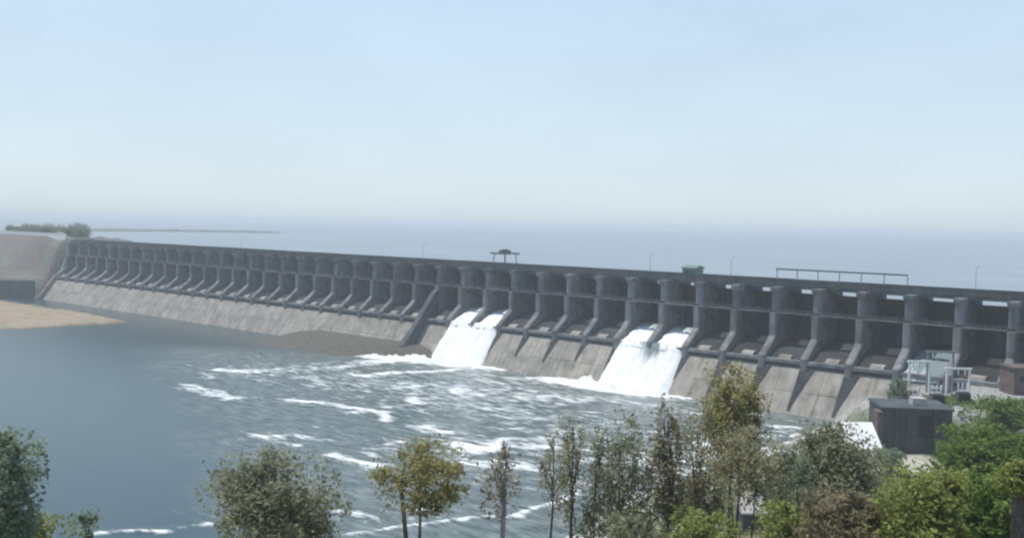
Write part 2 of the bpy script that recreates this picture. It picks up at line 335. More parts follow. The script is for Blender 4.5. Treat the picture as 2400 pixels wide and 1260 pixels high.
t1 = n.new('ShaderNodeTexNoise'); t1.inputs['Scale'].default_value = 0.42; t1.inputs['Detail'].default_value = 7; t1.inputs['Roughness'].default_value = 0.68; l.new(mp.outputs[0], t1.inputs['Vector'])
ma = n.new('ShaderNodeMath'); ma.operation = 'MULTIPLY_ADD'; l.new(t1.outputs[0], ma.inputs[0]); ma.inputs[1].default_value = 2.0; ma.inputs[2].default_value = -1.0
su = n.new('ShaderNodeMath'); su.operation = 'ADD'; l.new(ma.outputs[0], su.inputs[0]); l.new(a1.outputs['Fac'], su.inputs[1])
ms = n.new('ShaderNodeMapRange'); ms.interpolation_type = 'SMOOTHSTEP'; ms.inputs[1].default_value = 0.18; ms.inputs[2].default_value = 0.92; l.new(su.outputs[0], ms.inputs[0])
fg = n.new('ShaderNodeMath'); fg.operation = 'GREATER_THAN'; l.new(a1.outputs['Fac'], fg.inputs[0]); fg.inputs[1].default_value = 0.02
fm = n.new('ShaderNodeMath'); fm.operation = 'MULTIPLY'; l.new(ms.outputs[0], fm.inputs[0]); l.new(fg.outputs[0], fm.inputs[1])
t2 = n.new('ShaderNodeTexNoise'); t2.inputs['Scale'].default_value = 0.03; t2.inputs['Detail'].default_value = 4; l.new(mp.outputs[0], t2.inputs['Vector'])
cb = n.new('ShaderNodeMix'); cb.data_type = 'RGBA'; cb.inputs[6].default_value = (0.028, 0.056, 0.064, 1); cb.inputs[7].default_value = (0.042, 0.074, 0.08, 1); l.new(t2.outputs[0], cb.inputs[0])
cg = n.new('ShaderNodeMix'); cg.data_type = 'RGBA'; l.new(a2.outputs['Fac'], cg.inputs[0]); l.new(cb.outputs[2], cg.inputs[6]); 
cg2 = n.new('ShaderNodeMix'); cg2.data_type = 'RGBA'; cg2.inputs[6].default_value = (0.052, 0.080, 0.076, 1); cg2.inputs[7].default_value = (0.215, 0.25, 0.235, 1)
tr2 = n.new('ShaderNodeMapRange'); tr2.inputs[1].default_value = 0.36; tr2.inputs[2].default_value = 0.66; l.new(t1.outputs[0], tr2.inputs[0]); l.new(tr2.outputs[0], cg2.inputs[0]); l.new(cg2.outputs[2], cg.inputs[7])
cf = n.new('ShaderNodeMix'); cf.data_type = 'RGBA'; l.new(fm.outputs[0], cf.inputs[0]); l.new(cg.outputs[2], cf.inputs[6]); cf.inputs[7].default_value = (0.82, 0.84, 0.82, 1)
l.new(cf.outputs[2], b.inputs['Base Color'])
rr = n.new('ShaderNodeMapRange'); rr.inputs[3].default_value = 0.22; rr.inputs[4].default_value = 0.9; l.new(fm.outputs[0], rr.inputs[0]); l.new(rr.outputs[0], b.inputs['Roughness'])
b.inputs['IOR'].default_value = 1.33
t3 = n.new('ShaderNodeTexNoise'); t3.inputs['Scale'].default_value = 0.8; t3.inputs['Detail'].default_value = 6; l.new(mp.outputs[0], t3.inputs['Vector'])
bs = n.new('ShaderNodeMapRange'); bs.inputs[3].default_value = 0.06; bs.inputs[4].default_value = 0.8; l.new(a2.outputs['Fac'], bs.inputs[0])
bp = n.new('ShaderNodeBump'); bp.inputs['Distance'].default_value = 0.8; l.new(bs.outputs[0], bp.inputs['Strength']); l.new(t3.outputs[0], bp.inputs['Height']); l.new(bp.outputs[0], b.inputs['Normal'])
tag(ob('river_water', wm, M_RIVER), 'blue-grey river below the dam with white foam streaks', kind='structure')
rw = MB(); z = -0.12
rw.add([(-19000,-600,z),(-899,-600,z),(-899,-30,z),(-19000,-30,z),(-899,-600,z),(159,-600,z),(159,-419,z),(-899,-419,z)], [(0,1,2,3),(4,5,6,7)])
tag(ob('water', rw.mesh('water'), M_RIVER), 'calm river continuing out of the picture', kind='structure')

# ------------------------------------------------------------------ reservoir
M_LAKE, n, l, b = newmat('lake_water')
g = n.new('ShaderNodeNewGeometry'); mp = n.new('ShaderNodeMapping'); mp.inputs['Rotation'].default_value = (0, 0, R(-42)); mp.inputs['Scale'].default_value = (0.3, 1, 1); l.new(g.outputs['Position'], mp.inputs[0])
t = n.new('ShaderNodeTexNoise'); t.inputs['Scale'].default_value = 0.02; t.inputs['Detail'].default_value = 8; l.new(mp.outputs[0], t.inputs['Vector'])
mx = n.new('ShaderNodeMix'); mx.data_type = 'RGBA'; mx.inputs[6].default_value = (0.20, 0.245, 0.265, 1); mx.inputs[7].default_value = (0.30, 0.34, 0.36, 1); l.new(t.outputs[0], mx.inputs[0]); l.new(mx.outputs[2], b.inputs['Base Color'])
b.inputs['Roughness'].default_value = 0.6; b.inputs['IOR'].default_value = 1.33; b.inputs['Specular IOR Level'].default_value = 0.16
t3 = n.new('ShaderNodeTexNoise'); t3.inputs['Scale'].default_value = 0.35; t3.inputs['Detail'].default_value = 5; l.new(mp.outputs[0], t3.inputs['Vector'])
bp = n.new('ShaderNodeBump'); bp.inputs['Distance'].default_value = 0.5; bp.inputs['Strength'].default_value = 0.15; l.new(t3.outputs[0], bp.inputs['Height']); l.new(bp.outputs[0], b.inputs['Normal'])
lk = MB(); lk.add([(-18500, 8.2, 36.2), (18500, 8.2, 36.2), (18500, 18500, 36.2), (-18500, 18500, 36.2)], [(0, 1, 2, 3)])
tag(ob('reservoir_water', lk.mesh('reservoir_water'), M_LAKE), 'pale hazy reservoir stretching to the horizon behind the dam', kind='structure')

# ------------------------------------------------------------------ dam
dam = empty('dam', (0, 0, 0), 'long dark concrete spillway dam with rows of piers and gates', 'dam')
CH = [(5.0,20.2),(3.0,21.2),(1.0,21.6),(-1.5,21.6),(-4,21.1),(-7,20.0),(-10,18.5),(-12.8,16.9),(-14.8,15.9),(-16.2,15.5),(-17.2,15.45)]   # chute line
body = [(8,-4.2)] + [(8,20.0)] + [(y, z - 0.7) for y, z in CH] + [(-16.9,12.8),(-26.9,-1.3),(-28.5,-4.2)]
ob('dam_body', MB().prism(body[::-1], XL - 1.5, 31.5).mesh('dam_body'), M_DECK, dam)
# piers
def pier_mesh(w, prof, bev=0.35):
    mb = MB(); n = len(prof); cy = sum(p[0] for p in prof) / n
    mb.prism(prof, -w / 2, w / 2); return mb
pier_prof = [(7.6,15),(7.6,39.0),(-8.9,39.0),(-8.9,31.0),(-6.5,28.5),(-5.5,15)]
low_prof = [(-4,14),(-4,30.2),(-10.6,30.2),(-10.6,22.6),(-12.2,21.0),(-17.9,16.6),(-17.9,12.3),(-16.2,12.3)]
cap_prof = [(-5.6,36.6),(-5.6,38.98),(-10.0,38.98),(-10.0,38.3),(-9.0,37.0)]
def rounded(mb_w, prof, nose_y, inset):
    """prism whose downstream end is chamfered in plan"""
    mb = MB(); n = len(prof); hw = mb_w / 2
    rings = [(-hw, 0.0), (-hw + inset, 1.0), (hw - inset, 1.0), (hw, 0.0)]
    base = 0; V = []
    for xx, k in rings:
        for y, z in prof:
            yy = y
            if y < nose_y: yy = y + (inset * 1.1 if k == 0.0 else 0.0)
            V.append((xx, yy, z))
    Fs = [tuple(range(n))[::-1]]
    for r in range(3):
        for i in range(n):
            Fs.append((r*n+i, r*n+(i+1) % n, (r+1)*n+(i+1) % n, (r+1)*n+i))
    Fs.append(tuple(range(3*n, 4*n))); mb.add(V, Fs); return mb
pm = rounded(3.0, pier_prof[::-1], -7, 0.5).mesh('pier'); lm = rounded(2.5, low_prof[::-1], -10, 0.45).mesh('pier_tail'); cm = MB().prism(cap_prof[::-1], -1.62, 1.62).mesh('corbel')
for k in range(-2, NB + 1):
    p = ob('pier', pm, M_BLOCK, dam, (-SP * k, 0, 0)); ob('pier_tail', lm, M_PIER, p); ob('corbel', cm, M_BLOCK, p)
# divide wall left of the first cascade
dw = [(-10.0,12),(-10.0,28.5),(-12.5,27.0),(-24,12.5),(-31.5,4.5),(-31.5,-3),(-20,-3)]
ob('divide_wall', MB().prism(dw[::-1], -SP*16 - 1.35, -SP*16 + 1.35).mesh('divide_wall'), M_DECK, dam)
dw2 = [(-16.5,8),(-16.5,16.8),(-18,16.2),(-29,1.6),(-31,1.6),(-31,-3),(-20,-3)]
ob('training_wall', MB().prism(dw2[::-1], XL - 3.2, XL - 1.52).mesh('training_wall'), M_APRON, dam)
# bay pieces
chute_prof = CH + [(-17.2,13.9),(-16.6,13.7)] + [(y, z - 0.55) for y, z in CH[::-1][1:]]
chm = MB().prism(chute_prof[::-1], -6.2, 6.2).mesh('chute_slab')
baf = MB().prism([(-13.6,15.6),(-13.6,17.2),(-15.2,16.7),(-15.9,15.6)][::-1], -2.2, 2.2).mesh('baffle_block')
lip = MB().prism([(-16.0,15.3),(-16.0,15.95),(-17.5,15.85),(-17.5,14.8),(-17.25,14.8),(-17.25,15.3)][::-1], -6.15, 6.15).mesh('lip_beam')
span = MB().box(-7.5+.02, 7.5-.02, -5.2, 5.2, 39.6, 40.3)
for yy in (-4.6, -1.6, 1.6, 4.6): span.box(-7.46, 7.46, yy - .25, yy + .25, 38.35 if abs(yy) > 3 else 38.9, 39.59)
spm = span.mesh('bridge_span')
pams = []
for yy in (-5.12, 5.12):
    par = MB()
    par.box(-7.46, 7.46, yy - .1, yy + .1, 40.3, 40.55); par.box(-7.46, 7.46, yy - .12, yy + .12, 41.12, 41.3)
    for q in range(11): par.box(-7.3 + q * 1.45, -7.05 + q * 1.45, yy - .08, yy + .08, 40.55, 41.12)
    par.box(-7.46, 7.46, yy - .04, yy + .04, 40.553, 41.117); pams.append(par.mesh('parapet'))
cw = MB().box(-6.24, 6.24, -10.1, -8.9, 30.25, 30.55)
for yy in (-10.05, -8.95):
    cw.box(-6.2, 6.2, yy - .035, yy + .035, 31.5, 31.57); cw.box(-6.2, 6.2, yy - .03, yy + .03, 31.0, 31.05)
    for q in range(7): cw.box(-6.1 + q * 2.03, -6.03 + q * 2.03, yy - .03, yy + .03, 30.55, 31.5)
cwm = cw.mesh('catwalk')
# radial gate : skin plate, girders, arms
def gate_meshes(lift=0.0):
    cyr, czr, rad = -7.4, 28.2, 11.5
    a0, a1 = R(-34 + lift), R(48.5 + lift * .3); N = 12
    arc = [(cyr + rad * math.cos(a0 + (a1-a0)*i/N), czr + rad * math.sin(a0 + (a1-a0)*i/N)) for i in range(N + 1)]
    arc2 = [(cyr + (rad-.18) * math.cos(a0 + (a1-a0)*i/N), czr + (rad-.18) * math.sin(a0 + (a1-a0)*i/N)) for i in range(N + 1)]
    skin = MB().prism((arc + arc2[::-1])[::-1], -6.1, 6.1)
    gir = []
    for f in (.12, .4, .68, .93):
        a = a0 + (a1-a0)*f; y, z = cyr + (rad-.6) * math.cos(a), czr + (rad-.6) * math.sin(a)
        gir.append((y, z))
    girder = MB()
    for y, z in gir: girder.box(-6.0, 6.0, y - .35, y + .35, z - .12, z + .12)
    for q in range(7): 
        xx = -5.7 + q * 1.9
        pr = [(cyr + (rad-.19) * math.cos(a0 + (a1-a0)*i/N), czr + (rad-.19) * math.sin(a0 + (a1-a0)*i/N)) for i in range(N + 1)]
        pr2 = [(cyr + (rad-.5) * math.cos(a0 + (a1-a0)*i/N), czr + (rad-.5) * math.sin(a0 + (a1-a0)*i/N)) for i in range(N + 1)]
        girder.prism((pr + pr2[::-1])[::-1], xx - .04, xx + .04)
    arms = []
    for sx in (-1, 1):
        for gi in (0, 2):
            y, z = gir[gi]; arms.append(MB().tube([(sx * 4.2, y - .3, z), (sx * 5.75, cyr, czr)], [.3, .3], 5).mesh('arm'))
    return skin.mesh('gate', True), girder.mesh('girder'), arms
G0 = gate_meshes(0.0); G1 = gate_meshes(8.0)
OPEN = {13: 1, 14: 1, 7: 1, 8: 1, 1: 1}
ap_prof = lambda a, b_, t: [(a[0], a[1]), (b_[0], b_[1]), (b_[0] + .35, b_[1] - t), (a[0] + .35, a[1] - t)]
A0, A1, A2, A3 = (-17.1, 13.4), (-22.1, 6.4), (-27.1, -0.6), (-32, -2.8)
def lerp(a, b_, t): return (a[0] + (b_[0]-a[0])*t, a[1] + (b_[1]-a[1])*t)
pan1 = MB().prism(ap_prof(lerp(A0, A1, .0), lerp(A0, A1, .985), .6)[::-1], -3.68, 3.68).mesh('apron_panel')
pan2 = MB().prism(ap_prof(lerp(A1, A2, .0), lerp(A1, A2, 1), .6)[::-1], -3.68, 3.68).mesh('apron_panel')
toe = MB().prism(ap_prof(A2, A3, .6)[::-1], -7.4, 7.4).mesh('toe_slab')
for k in range(-2, NB):
    xc = -SP * (k + .5)
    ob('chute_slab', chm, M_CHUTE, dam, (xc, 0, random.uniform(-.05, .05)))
    ob('lip_beam', lip, M_PIER, dam, (xc, 0, 0))
    ob('bridge_span', spm, M_DECK, dam, (xc, 0, random.uniform(-.03, .03))); zz_ = random.uniform(-.04, .04)
    for pam in pams: ob('parapet', pam, M_DECK, dam, (xc, 0, zz_))
    if k not in OPEN: ob('baffle_block', baf, M_APRON, dam, (xc + random.uniform(-1.5, 1.5), random.uniform(-.3, .3), 0))
    ob('catwalk', cwm, M_BLOCK, dam, (xc, 0, 0))
    gm_ = G1 if k in OPEN else G0
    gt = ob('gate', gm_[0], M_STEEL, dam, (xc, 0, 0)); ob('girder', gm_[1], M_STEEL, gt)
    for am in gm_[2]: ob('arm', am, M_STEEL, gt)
    for sx in (-1, 1):
        for pnm in (pan1, pan2):
            ob('apron_panel', pnm, M_APRON, dam, (xc + sx * 3.75, random.uniform(-.06, .06), random.uniform(-.07, .07)))
    ob('toe_slab', toe, M_APRON, dam, (xc, 0, 0))
for k in range(1, 14):  # pier-tail shadows laid on the apron as thin dark wedges
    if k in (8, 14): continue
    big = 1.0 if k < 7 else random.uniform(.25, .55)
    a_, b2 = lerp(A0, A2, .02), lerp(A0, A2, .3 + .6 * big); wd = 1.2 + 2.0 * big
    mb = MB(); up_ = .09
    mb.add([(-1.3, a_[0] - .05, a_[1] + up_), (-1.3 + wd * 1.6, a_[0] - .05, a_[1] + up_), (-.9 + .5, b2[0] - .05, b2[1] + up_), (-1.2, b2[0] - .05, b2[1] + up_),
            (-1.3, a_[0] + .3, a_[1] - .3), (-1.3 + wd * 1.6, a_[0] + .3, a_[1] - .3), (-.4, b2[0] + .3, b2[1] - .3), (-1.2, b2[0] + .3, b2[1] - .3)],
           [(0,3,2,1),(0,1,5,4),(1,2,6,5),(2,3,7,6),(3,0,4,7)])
    ob('tail_shadow_wedge', mb.mesh('tail_shadow_wedge'), M_CHUTE, dam, (-SP * k, 0, 0))
# end blocks
ob('end_block', MB().prism([(8.2,-4),(8.2,40.9),(-6,40.9),(-7.5,31),(-12,20),(-26,2),(-28,-4)][::-1], -622, XL - 3.25).prism([(8.1,10),(8.1,40.8),(-5.9,40.8),(-7.4,29),(-7.4,10)][::-1], -650, -622.01).mesh('end_block'), M_PIER, dam)
ob('end_block', MB().prism([(8.2,-4),(8.2,40.6),(-6,40.6),(-10,31),(-26,2),(-28,-4)][::-1], 31.6, 110).mesh('end_block'), M_PIER, dam)

# ------------------------------------------------------------------ cascades
M_FALL, n, l, b = newmat('falling_white_water')
a1 = n.new('ShaderNodeAttribute'); a1.attribute_name = 'thin'
g = n.new('ShaderNodeNewGeometry'); mp = n.new('ShaderNodeMapping'); mp.inputs['Scale'].default_value = (1.3, 0.12, 0.12); l.new(g.outputs['Position'], mp.inputs[0])
t = n.new('ShaderNodeTexNoise'); t.inputs['Scale'].default_value = 0.8; t.inputs['Detail'].default_value = 7; t.inputs['Roughness'].default_value = 0.65; l.new(mp.outputs[0], t.inputs['Vector'])
su = n.new('ShaderNodeMath'); su.operation = 'MULTIPLY_ADD'; l.new(t.outputs[0], su.inputs[0]); su.inputs[1].default_value = 1.6; l.new(a1.outputs['Fac'], su.inputs[2])
mr = n.new('ShaderNodeMapRange'); mr.inputs[1].default_value = 0.98; mr.inputs[2].default_value = 1.65; l.new(su.outputs[0], mr.inputs[0])
mx = n.new('ShaderNodeMix'); mx.data_type = 'RGBA'; mx.inputs[6].default_value = (0.80, 0.81, 0.80, 1); mx.inputs[7].default_value = (0.15, 0.2, 0.21, 1); l.new(mr.outputs[0], mx.inputs[0])
l.new(mx.outputs[2], b.inputs['Base Color']); b.inputs['Roughness'].default_value = 0.7
bp = n.new('ShaderNodeBump'); bp.inputs['Distance'].default_value = 0.3; bp.inputs['Strength'].default_value = 0.2; l.new(t.outputs[0], bp.inputs['Height']); l.new(bp.outputs[0], b.inputs['Normal'])
def chute_z(y):
    pts = CH[::-1]
    if y > -17.2: return float(np.interp(y, [p[0] for p in pts], [p[1] for p in pts]))
    return float(np.interp(y, [-32, -27.1, -17.2], [-2.8, -.6, 13.6]))
def sheet(name, x0, x1, ys, x0b, x1b, thick, thinf, label, seed, ends=True):
    nx = 36; V = []; T = []; n_ = len(ys)
    for j, y in enumerate(ys):
        f = j / (n_ - 1); xa = x0 + (x0b - x0) * f; xb = x1 + (x1b - x1) * f
        xa += (mn.noise(Vector((j * .35, seed, 0)))) * .9 * f; xb += (mn.noise(Vector((j * .35, seed, 9)))) * .9 * f
        for i in range(nx):
            s = i / (nx - 1); x = xa + (xb - xa) * s
            edge = min(1, min(s, 1 - s) * 9) ** .6
            nn = mn.noise(Vector((x * .55, y * .22, seed))) + .5 * mn.noise(Vector((x * 1.5, y * .6, seed + 5)))
            t_ = thick(f) * edge * (1 + .55 * nn)
            V.append((x, y - t_ * .65, chute_z(y) + t_ * .75 - (.35 if edge < .05 else 0))); T.append(thinf(f, s, nn))
    i = np.arange((n_ - 1) * nx).reshape(n_ - 1, nx)[:, :-1].ravel()
    me = mesh_np(name, V, np.stack([i, i + nx, i + nx + 1, i + 1], 1), True)
    at_ = me.attributes.new('thin', 'FLOAT', 'POINT'); at_.data.foreach_set('value', np.array(T, dtype=np.float32))
    return tag(ob(name, me, M_FALL), label, kind='stuff')
ysu = np.linspace(2.0, -17.3, 34); ysl = np.linspace(-15.6, -29.0, 34)
thin_u = lambda f, s, nn: (1.15 - 1.5 * f) + .25 * nn + .2 * (1 - min(1, min(s, 1-s) * 7))
thin_l = lambda f, s, nn: -.02 + .3 * nn - .3 * f + .25 * (1 - min(1, min(s, 1-s) * 12))
nmc = {13: 'left fall, right gate', 14: 'left fall, left gate', 7: 'right fall, right gate', 8: 'right fall, left gate'}
for k in (13, 14):
    xc = -SP * (k + .5); sheet('cascade', xc - 6.1, xc + 6.1, ysu, xc - 6.1, xc + 6.1, lambda f: .15 + .85 * f, thin_u, 'water rushing from a raised gate above the ' + ('left' if k == 14 else 'right') + ' half of the left white fall', k)
for k in (7, 8):
    xc = -SP * (k + .5); sheet('cascade', xc - 6.1, xc + 6.1, ysu, xc - 6.1, xc + 6.1, lambda f: .15 + .85 * f, thin_u, 'water rushing from a raised gate above the ' + ('left' if k == 8 else 'right') + ' half of the right white fall', k)
sheet('cascade', -SP*15 + .9, -SP*13 - .9, ysl, -SP*15 - 2.2, -SP*13 - .3, lambda f: .9 + .6 * f, thin_l, 'white sheet of the left fall foaming into the river', 3)
def thin_v(f, s, nn): return -.02 - .3 * f + .3 * nn + max(0, .95 - 2.9 * abs(s - .56)) * max(0, 1.0 - f * 1.9) * 1.6 + .2 * (1 - min(1, min(s, 1-s) * 12))
sheet('cascade', -SP*9 + .9, -SP*7 - .9, ysl, -SP*9 - 2.2, -SP*7 - .3, lambda f: .9 + .6 * f, thin_v, 'white sheet of the right fall with a grey notch below the pier', 5)
xc = -SP * 1.5; sheet('cascade', xc - 6.1, xc + 6.1, ysu, xc - 6.1, xc + 6.1, lambda f: .15 + .35 * f, lambda f, s, nn: 1.0 - .55 * f + .35 * nn + .95 * s, 'thin pale trickle from the gate behind the transformers', 8)
# foam heaps at the foot of the two falls
M_FOAM = flat('foam', (0.74, 0.75, 0.73), 0.9, 0, 0.12, 1.0)
def heap(cx, cy, rx_, ry_, rot, h, label, seed):
    V = []; N = 46
    for j in range(N):
        for i in range(N):
            a, b_ = (i / (N-1)) * 2 - 1, (j / (N-1)) * 2 - 1
            r = math.hypot(a, b_); 
            q = Vector((a * rx_, b_ * ry_, 0)); q.rotate(Matrix.Rotation(rot, 3, 'Z')); x, y = cx + q.x, cy + q.y
            nn = mn.noise(Vector((x * .16, y * .2, seed))) + .6 * mn.noise(Vector((x * .6, y * .6, seed)))
            V.append((x, y, -.5 + (h * max(0, 1 - r * r * (1.0 + .5 * nn)) ** .7) * (1 + 1.3 * nn)))
    i = np.arange((N-1) * N).reshape(N-1, N)[:, :-1].ravel()
    return tag(ob('foam', mesh_np('foam', V, np.stack([i, i+1, i+N+1, i+N], 1), True), M_FOAM), label, kind='stuff')
q = G(1085, 850); heap(-SP*14 - 5, -33, 24, 6.5, R(4), 2.2, 'heap of white foam at the foot of the left fall', 1)
heap(-SP*8 - 4, -33, 23, 6.5, R(4), 2.2, 'heap of white foam at the foot of the right fall', 2)
a_ = G(960, 843); heap(a_.x, a_.y, 30, 6, R(20), 1.7, 'long foam tongue drifting left from the left fall', 6)
a_ = G(1385, 897); heap(a_.x, a_.y, 25, 6, R(20), 1.7, 'long foam tongue drifting left from the right fall', 7)

# ------------------------------------------------------------------ on the crest
gr = empty('gantry_crane', (-SP * 14.0 + 2, 0, 40.3), 'thin grey gantry crane standing on the dam crest', 'crane')
for sx in (-1, 1):
    for sy in (-1, 1): ob('leg', MB().tube([(sx * 3.6, sy * 3.8, 0), (sx * 3.2, sy * 3.3, 5.0)], [.2, .2], 4).mesh('leg'), M_GSTEEL, gr)
ob('beam', MB().box(-5.6, 5.6, -3.5, -2.9, 5.0, 5.7).box(-5.6, 5.6, 2.9, 3.5, 5.0, 5.7).box(-3.4, -3, -2.9, 2.9, 5.05, 5.5).box(3, 3.4, -2.9, 2.9, 5.05, 5.5).mesh('beam'), M_GSTEEL, gr)
ob('trolley', MB().box(-1.7, 1.5, -2.2, 2.2, 5.72, 6.7).box(-.9, .7, -1.4, 1.4, 6.7, 7.1).mesh('trolley'), M_GSTEEL, gr)
cb_ = empty('hoist_cabin', (-SP * 7.55, 0, 40.3), 'small green hoist cabin on the dam crest above the right fall', 'cabin')
ob('cabin_wall', MB().box(-2.9, 2.9, -2.6, 2.6, 0, 3.1).mesh('cabin_wall'), M_GREENP, cb_)
ob('roof', MB().prism([(-3.1,3.1),(-3.1,3.35),(0,4.3),(3.1,3.35),(3.1,3.1)][::-1], -3.3, 3.3).mesh('roof'), M_GREENP, cb_)
ob('window', MB().box(-1.6, -.2, -2.66, -2.604, 1.2, 2.3).mesh('window'), M_BLACK, cb_); ob('door', MB().box(.8, 1.8, -2.66, -2.604, .1, 2.2).mesh('door'), M_GSTEEL, cb_)
def lamp():
    r_ = empty('lamp_post', (0, 0, 0), 'x', 'lamp post', 'lamp posts along the dam crest')
    ob('pole', MB().tube([(0,0,0),(0,0,7.4)], [.1,.06], 6).mesh('pole'), M_RAIL, r_)
    ob('arm', MB().tube([(0,0,7.3),(0,1.0,7.9),(0,2.2,8.0)], [.07,.06,.05], 5).mesh('arm'), M_GSTEEL, r_)
    ob('lamp_head', MB().box(-.14,.14,2.0,2.8,7.9,8.05).mesh('lamp_head'), M_GSTEEL, r_); return r_
lp = lamp(); desc = ['lamp post nearest the right edge on the dam crest', 'lamp post between the overhead gantry and the green cabin', 'lamp post just left of the green hoist cabin', 'lamp post on the crest left of the gantry crane', 'farthest lamp post seen on the dam crest']
for i, k in enumerate((0.8, 6.3, 8.6, 17.0, 27.0)):
    o = lp if i == 0 else copy_tree(lp); o.location = (-SP * k, -4.85, 40.3); o['label'] = desc[i]

# ------------------------------------------------------------------ left bank
wl = empty('retaining_wall', (-640, -50, 0), 'dark stone retaining wall below the left embankment', 'wall')
line = [(-620.8,-30),(-640,-46),(-760,-68),(-960,-84),(-1300,-100)]
for (xa, ya), (xb, yb) in zip(line[:-1], line[1:]):
    L = math.hypot(xb-xa, yb-ya); nseg = max(1, int(L / 16)); rz = math.atan2(ya-yb, xa-xb)
    for s in range(nseg):
        t0 = (s + .5) / nseg; o = ob('wall_block', MB().prism([(-1.6,-3.5),(-.4,12.6),(.9,12.6),(.9,-3.5)][::-1], -L/nseg/2 + .04, L/nseg/2 - .04).mesh('wall_block'), M_STONE, wl)
        o.location = (xa + (xb-xa)*t0 + 640, ya + (yb-ya)*t0 + 50, random.uniform(-.1, .1)); o.rotation_euler = (0, 0, rz)
pw = empty('parapet_wall', (-612, -5.6, 43.0), 'long white parapet wall along the left embankment road', 'wall')
for s in range(1, 24): ob('wall_panel', MB().box(-7.4, 7.4, -.2, .2, -2.4, 1.9).box(-7.45, 7.45, -.35, .35, 1.903, 2.2).mesh('wall_panel'), M_WHITE, pw, (-8 - s * 15, 0, random.uniform(-.05, .05)))
M_FARV = flat('far_scrub', (0.11, 0.13, 0.11), 1.0, 0, 0.4, 0.05)
def strip(name, pts, w0, h, label, seed, mat):
    """low ragged strip of land in the reservoir"""
    V = []; N = 90; K = 9; P_ = [Vector(p) for p in pts]
    for i in range(N):
        t = i / (N-1) * (len(P_) - 1); a = min(int(t), len(P_) - 2); p = P_[a].lerp(P_[a+1], t - a); d = (P_[a+1] - P_[a]).normalized(); nn = Vector((-d.y, d.x, 0))
        tp = min(1, i / 9, (N-1-i) / 4) ** .6
        for j in range(K):
            s = j / (K-1) * 2 - 1; k = (1 - s*s)
            hh = h * tp * k ** .5 * (.6 + .9 * abs(mn.noise(Vector((i * .5, j * .8, seed)))))
            q = p + nn * s * w0 * (.25 + .75 * tp); V.append((q.x, q.y, 36.0 + hh))
    i = np.arange((N-1) * K).reshape(N-1, K)[:, :-1].ravel()
    return tag(ob(name, mesh_np(name, V, np.stack([i, i+1, i+K+1, i+K], 1)), mat), label, kind='structure')
zr = 36.2
og = empty('overhead_gantry', (-SP * 2.35, 3.2, 40.3), 'long low overhead gantry beam on thin posts along the right crest', 'gantry')
ob('beam', MB().box(-46, 0, -.3, .3, 4.0, 4.5).mesh('beam'), M_GSTEEL, og)
for q in range(7): ob('post', MB().box(-.12 - q * 7.6, .12 - q * 7.6, -.12, .12, 0, 3.99).mesh('post'), M_RAIL, og)
strip('far_shore', [G(150,541,zr), G(400,542,zr), G(660,546,zr)], 40, 3.6, 'dark low shore line across the reservoir at left', 2, M_FARV)
strip('left_shore', [(-1500,38,0), (-1100,44,0), (-800,44,0), (-640,36,0)], 32, 5.3, 'grassy land behind the left embankment', 3, M_FARV)

# ------------------------------------------------------------------ right bank buildings
def at_uv(u_, v_, dz=0.0):
    x, y = XY(u_, v_); return Vector((x, y, hz(x, y) + dz))
RZ = math.atan2(RH.y, RH.x)                    # local +x = to the right in the photograph, local -y = towards the camera
c0 = P(2146, 1000, 226); hb = 8.2
ph = empty('pump_house', (c0.x, c0.y, hb), 'dark grey-green flat-roofed concrete block on the right bank', 'building', rz=RZ - R(6))
ob('wall', MB().box(-7.7, 7.7, -1, 11, -1.5, 9.8).mesh('wall'), M_DARKB, ph)
ob('roof', MB().box(-8.0, 8.0, -1.4, 11.4, 9.8, 10.3).mesh('roof'), M_DARKB, ph)
ob('buttress', MB().box(-8.9, -7.703, -1.9, 2, -1.5, 9.3).mesh('buttress'), M_BROWNW, ph)
for xx in (-4.6, -1.9, 3.9): ob('buttress', MB().box(xx - .25, xx + .25, -1.5, -1.003, -1.5, 9.79).mesh('buttress'), M_DARKB, ph)
rl = MB()
for q in range(9): rl.box(-7.8 + q * 1.94, -7.74 + q * 1.94, -1.3, -1.24, 10.3, 11.3)
rl.box(-7.8, 7.78, -1.3, -1.24, 11.3, 11.36).box(-7.8, 7.78, -1.29, -1.25, 10.8, 10.84); ob('railing', rl.mesh('railing'), M_RAIL, ph)
for xx in (-3.2, 5.6): ob('pipe', MB().tube([(xx, -1.2, -1), (xx, -1.2, 9.7)], [.12, .12], 6).mesh('pipe'), M_GSTEEL, ph)
dr = ob('door', MB().box(.2, 3.2, -1.12, -1.003, 3.6, 8.6).mesh('door'), M_BLACK, ph)
ob('frame', MB().box(0, .2, -1.2, -1.003, 3.5, 8.8).box(3.2, 3.4, -1.2, -1.003, 3.5, 8.8).box(.2, 3.2, -1.2, -1.003, 8.6, 8.8).mesh('frame'), M_DARKB, dr)
ob('hatch', MB().box(-.3, 2.7, 1.5, 5, 10.35, 12.1).mesh('hatch'), M_PINKR, ph)
# white-roofed shed
s0 = P(2020, 1035, 219)
sh = empty('shed', (s0.x, s0.y, 8.6), 'low shed with a bright white sloping roof beside the dark block', 'shed', rz=RZ + R(4))
ob('wall', MB().prism([(-2.6,-2.5),(-2.6,2.0),(3.0,6.4),(3.0,-2.5)][::-1], -3.2, 3.2).mesh('wall'), M_WHITE, sh)
rs_ = MB().prism([(-3.1,1.9),(-3.1,2.05),(3.2,7.0),(3.2,6.85)][::-1], -.87, .87); rs_.prism([(-3.1,2.05),(-3.1,2.17),(3.2,7.12),(3.2,7.0)][::-1], -.87, -.75); rs_ = rs_.mesh('roof_sheet')
for q in range(4): ob('roof_sheet', rs_, M_WHITE, sh, (-2.7 + q * 1.8, 0, random.uniform(-.03, .05)))
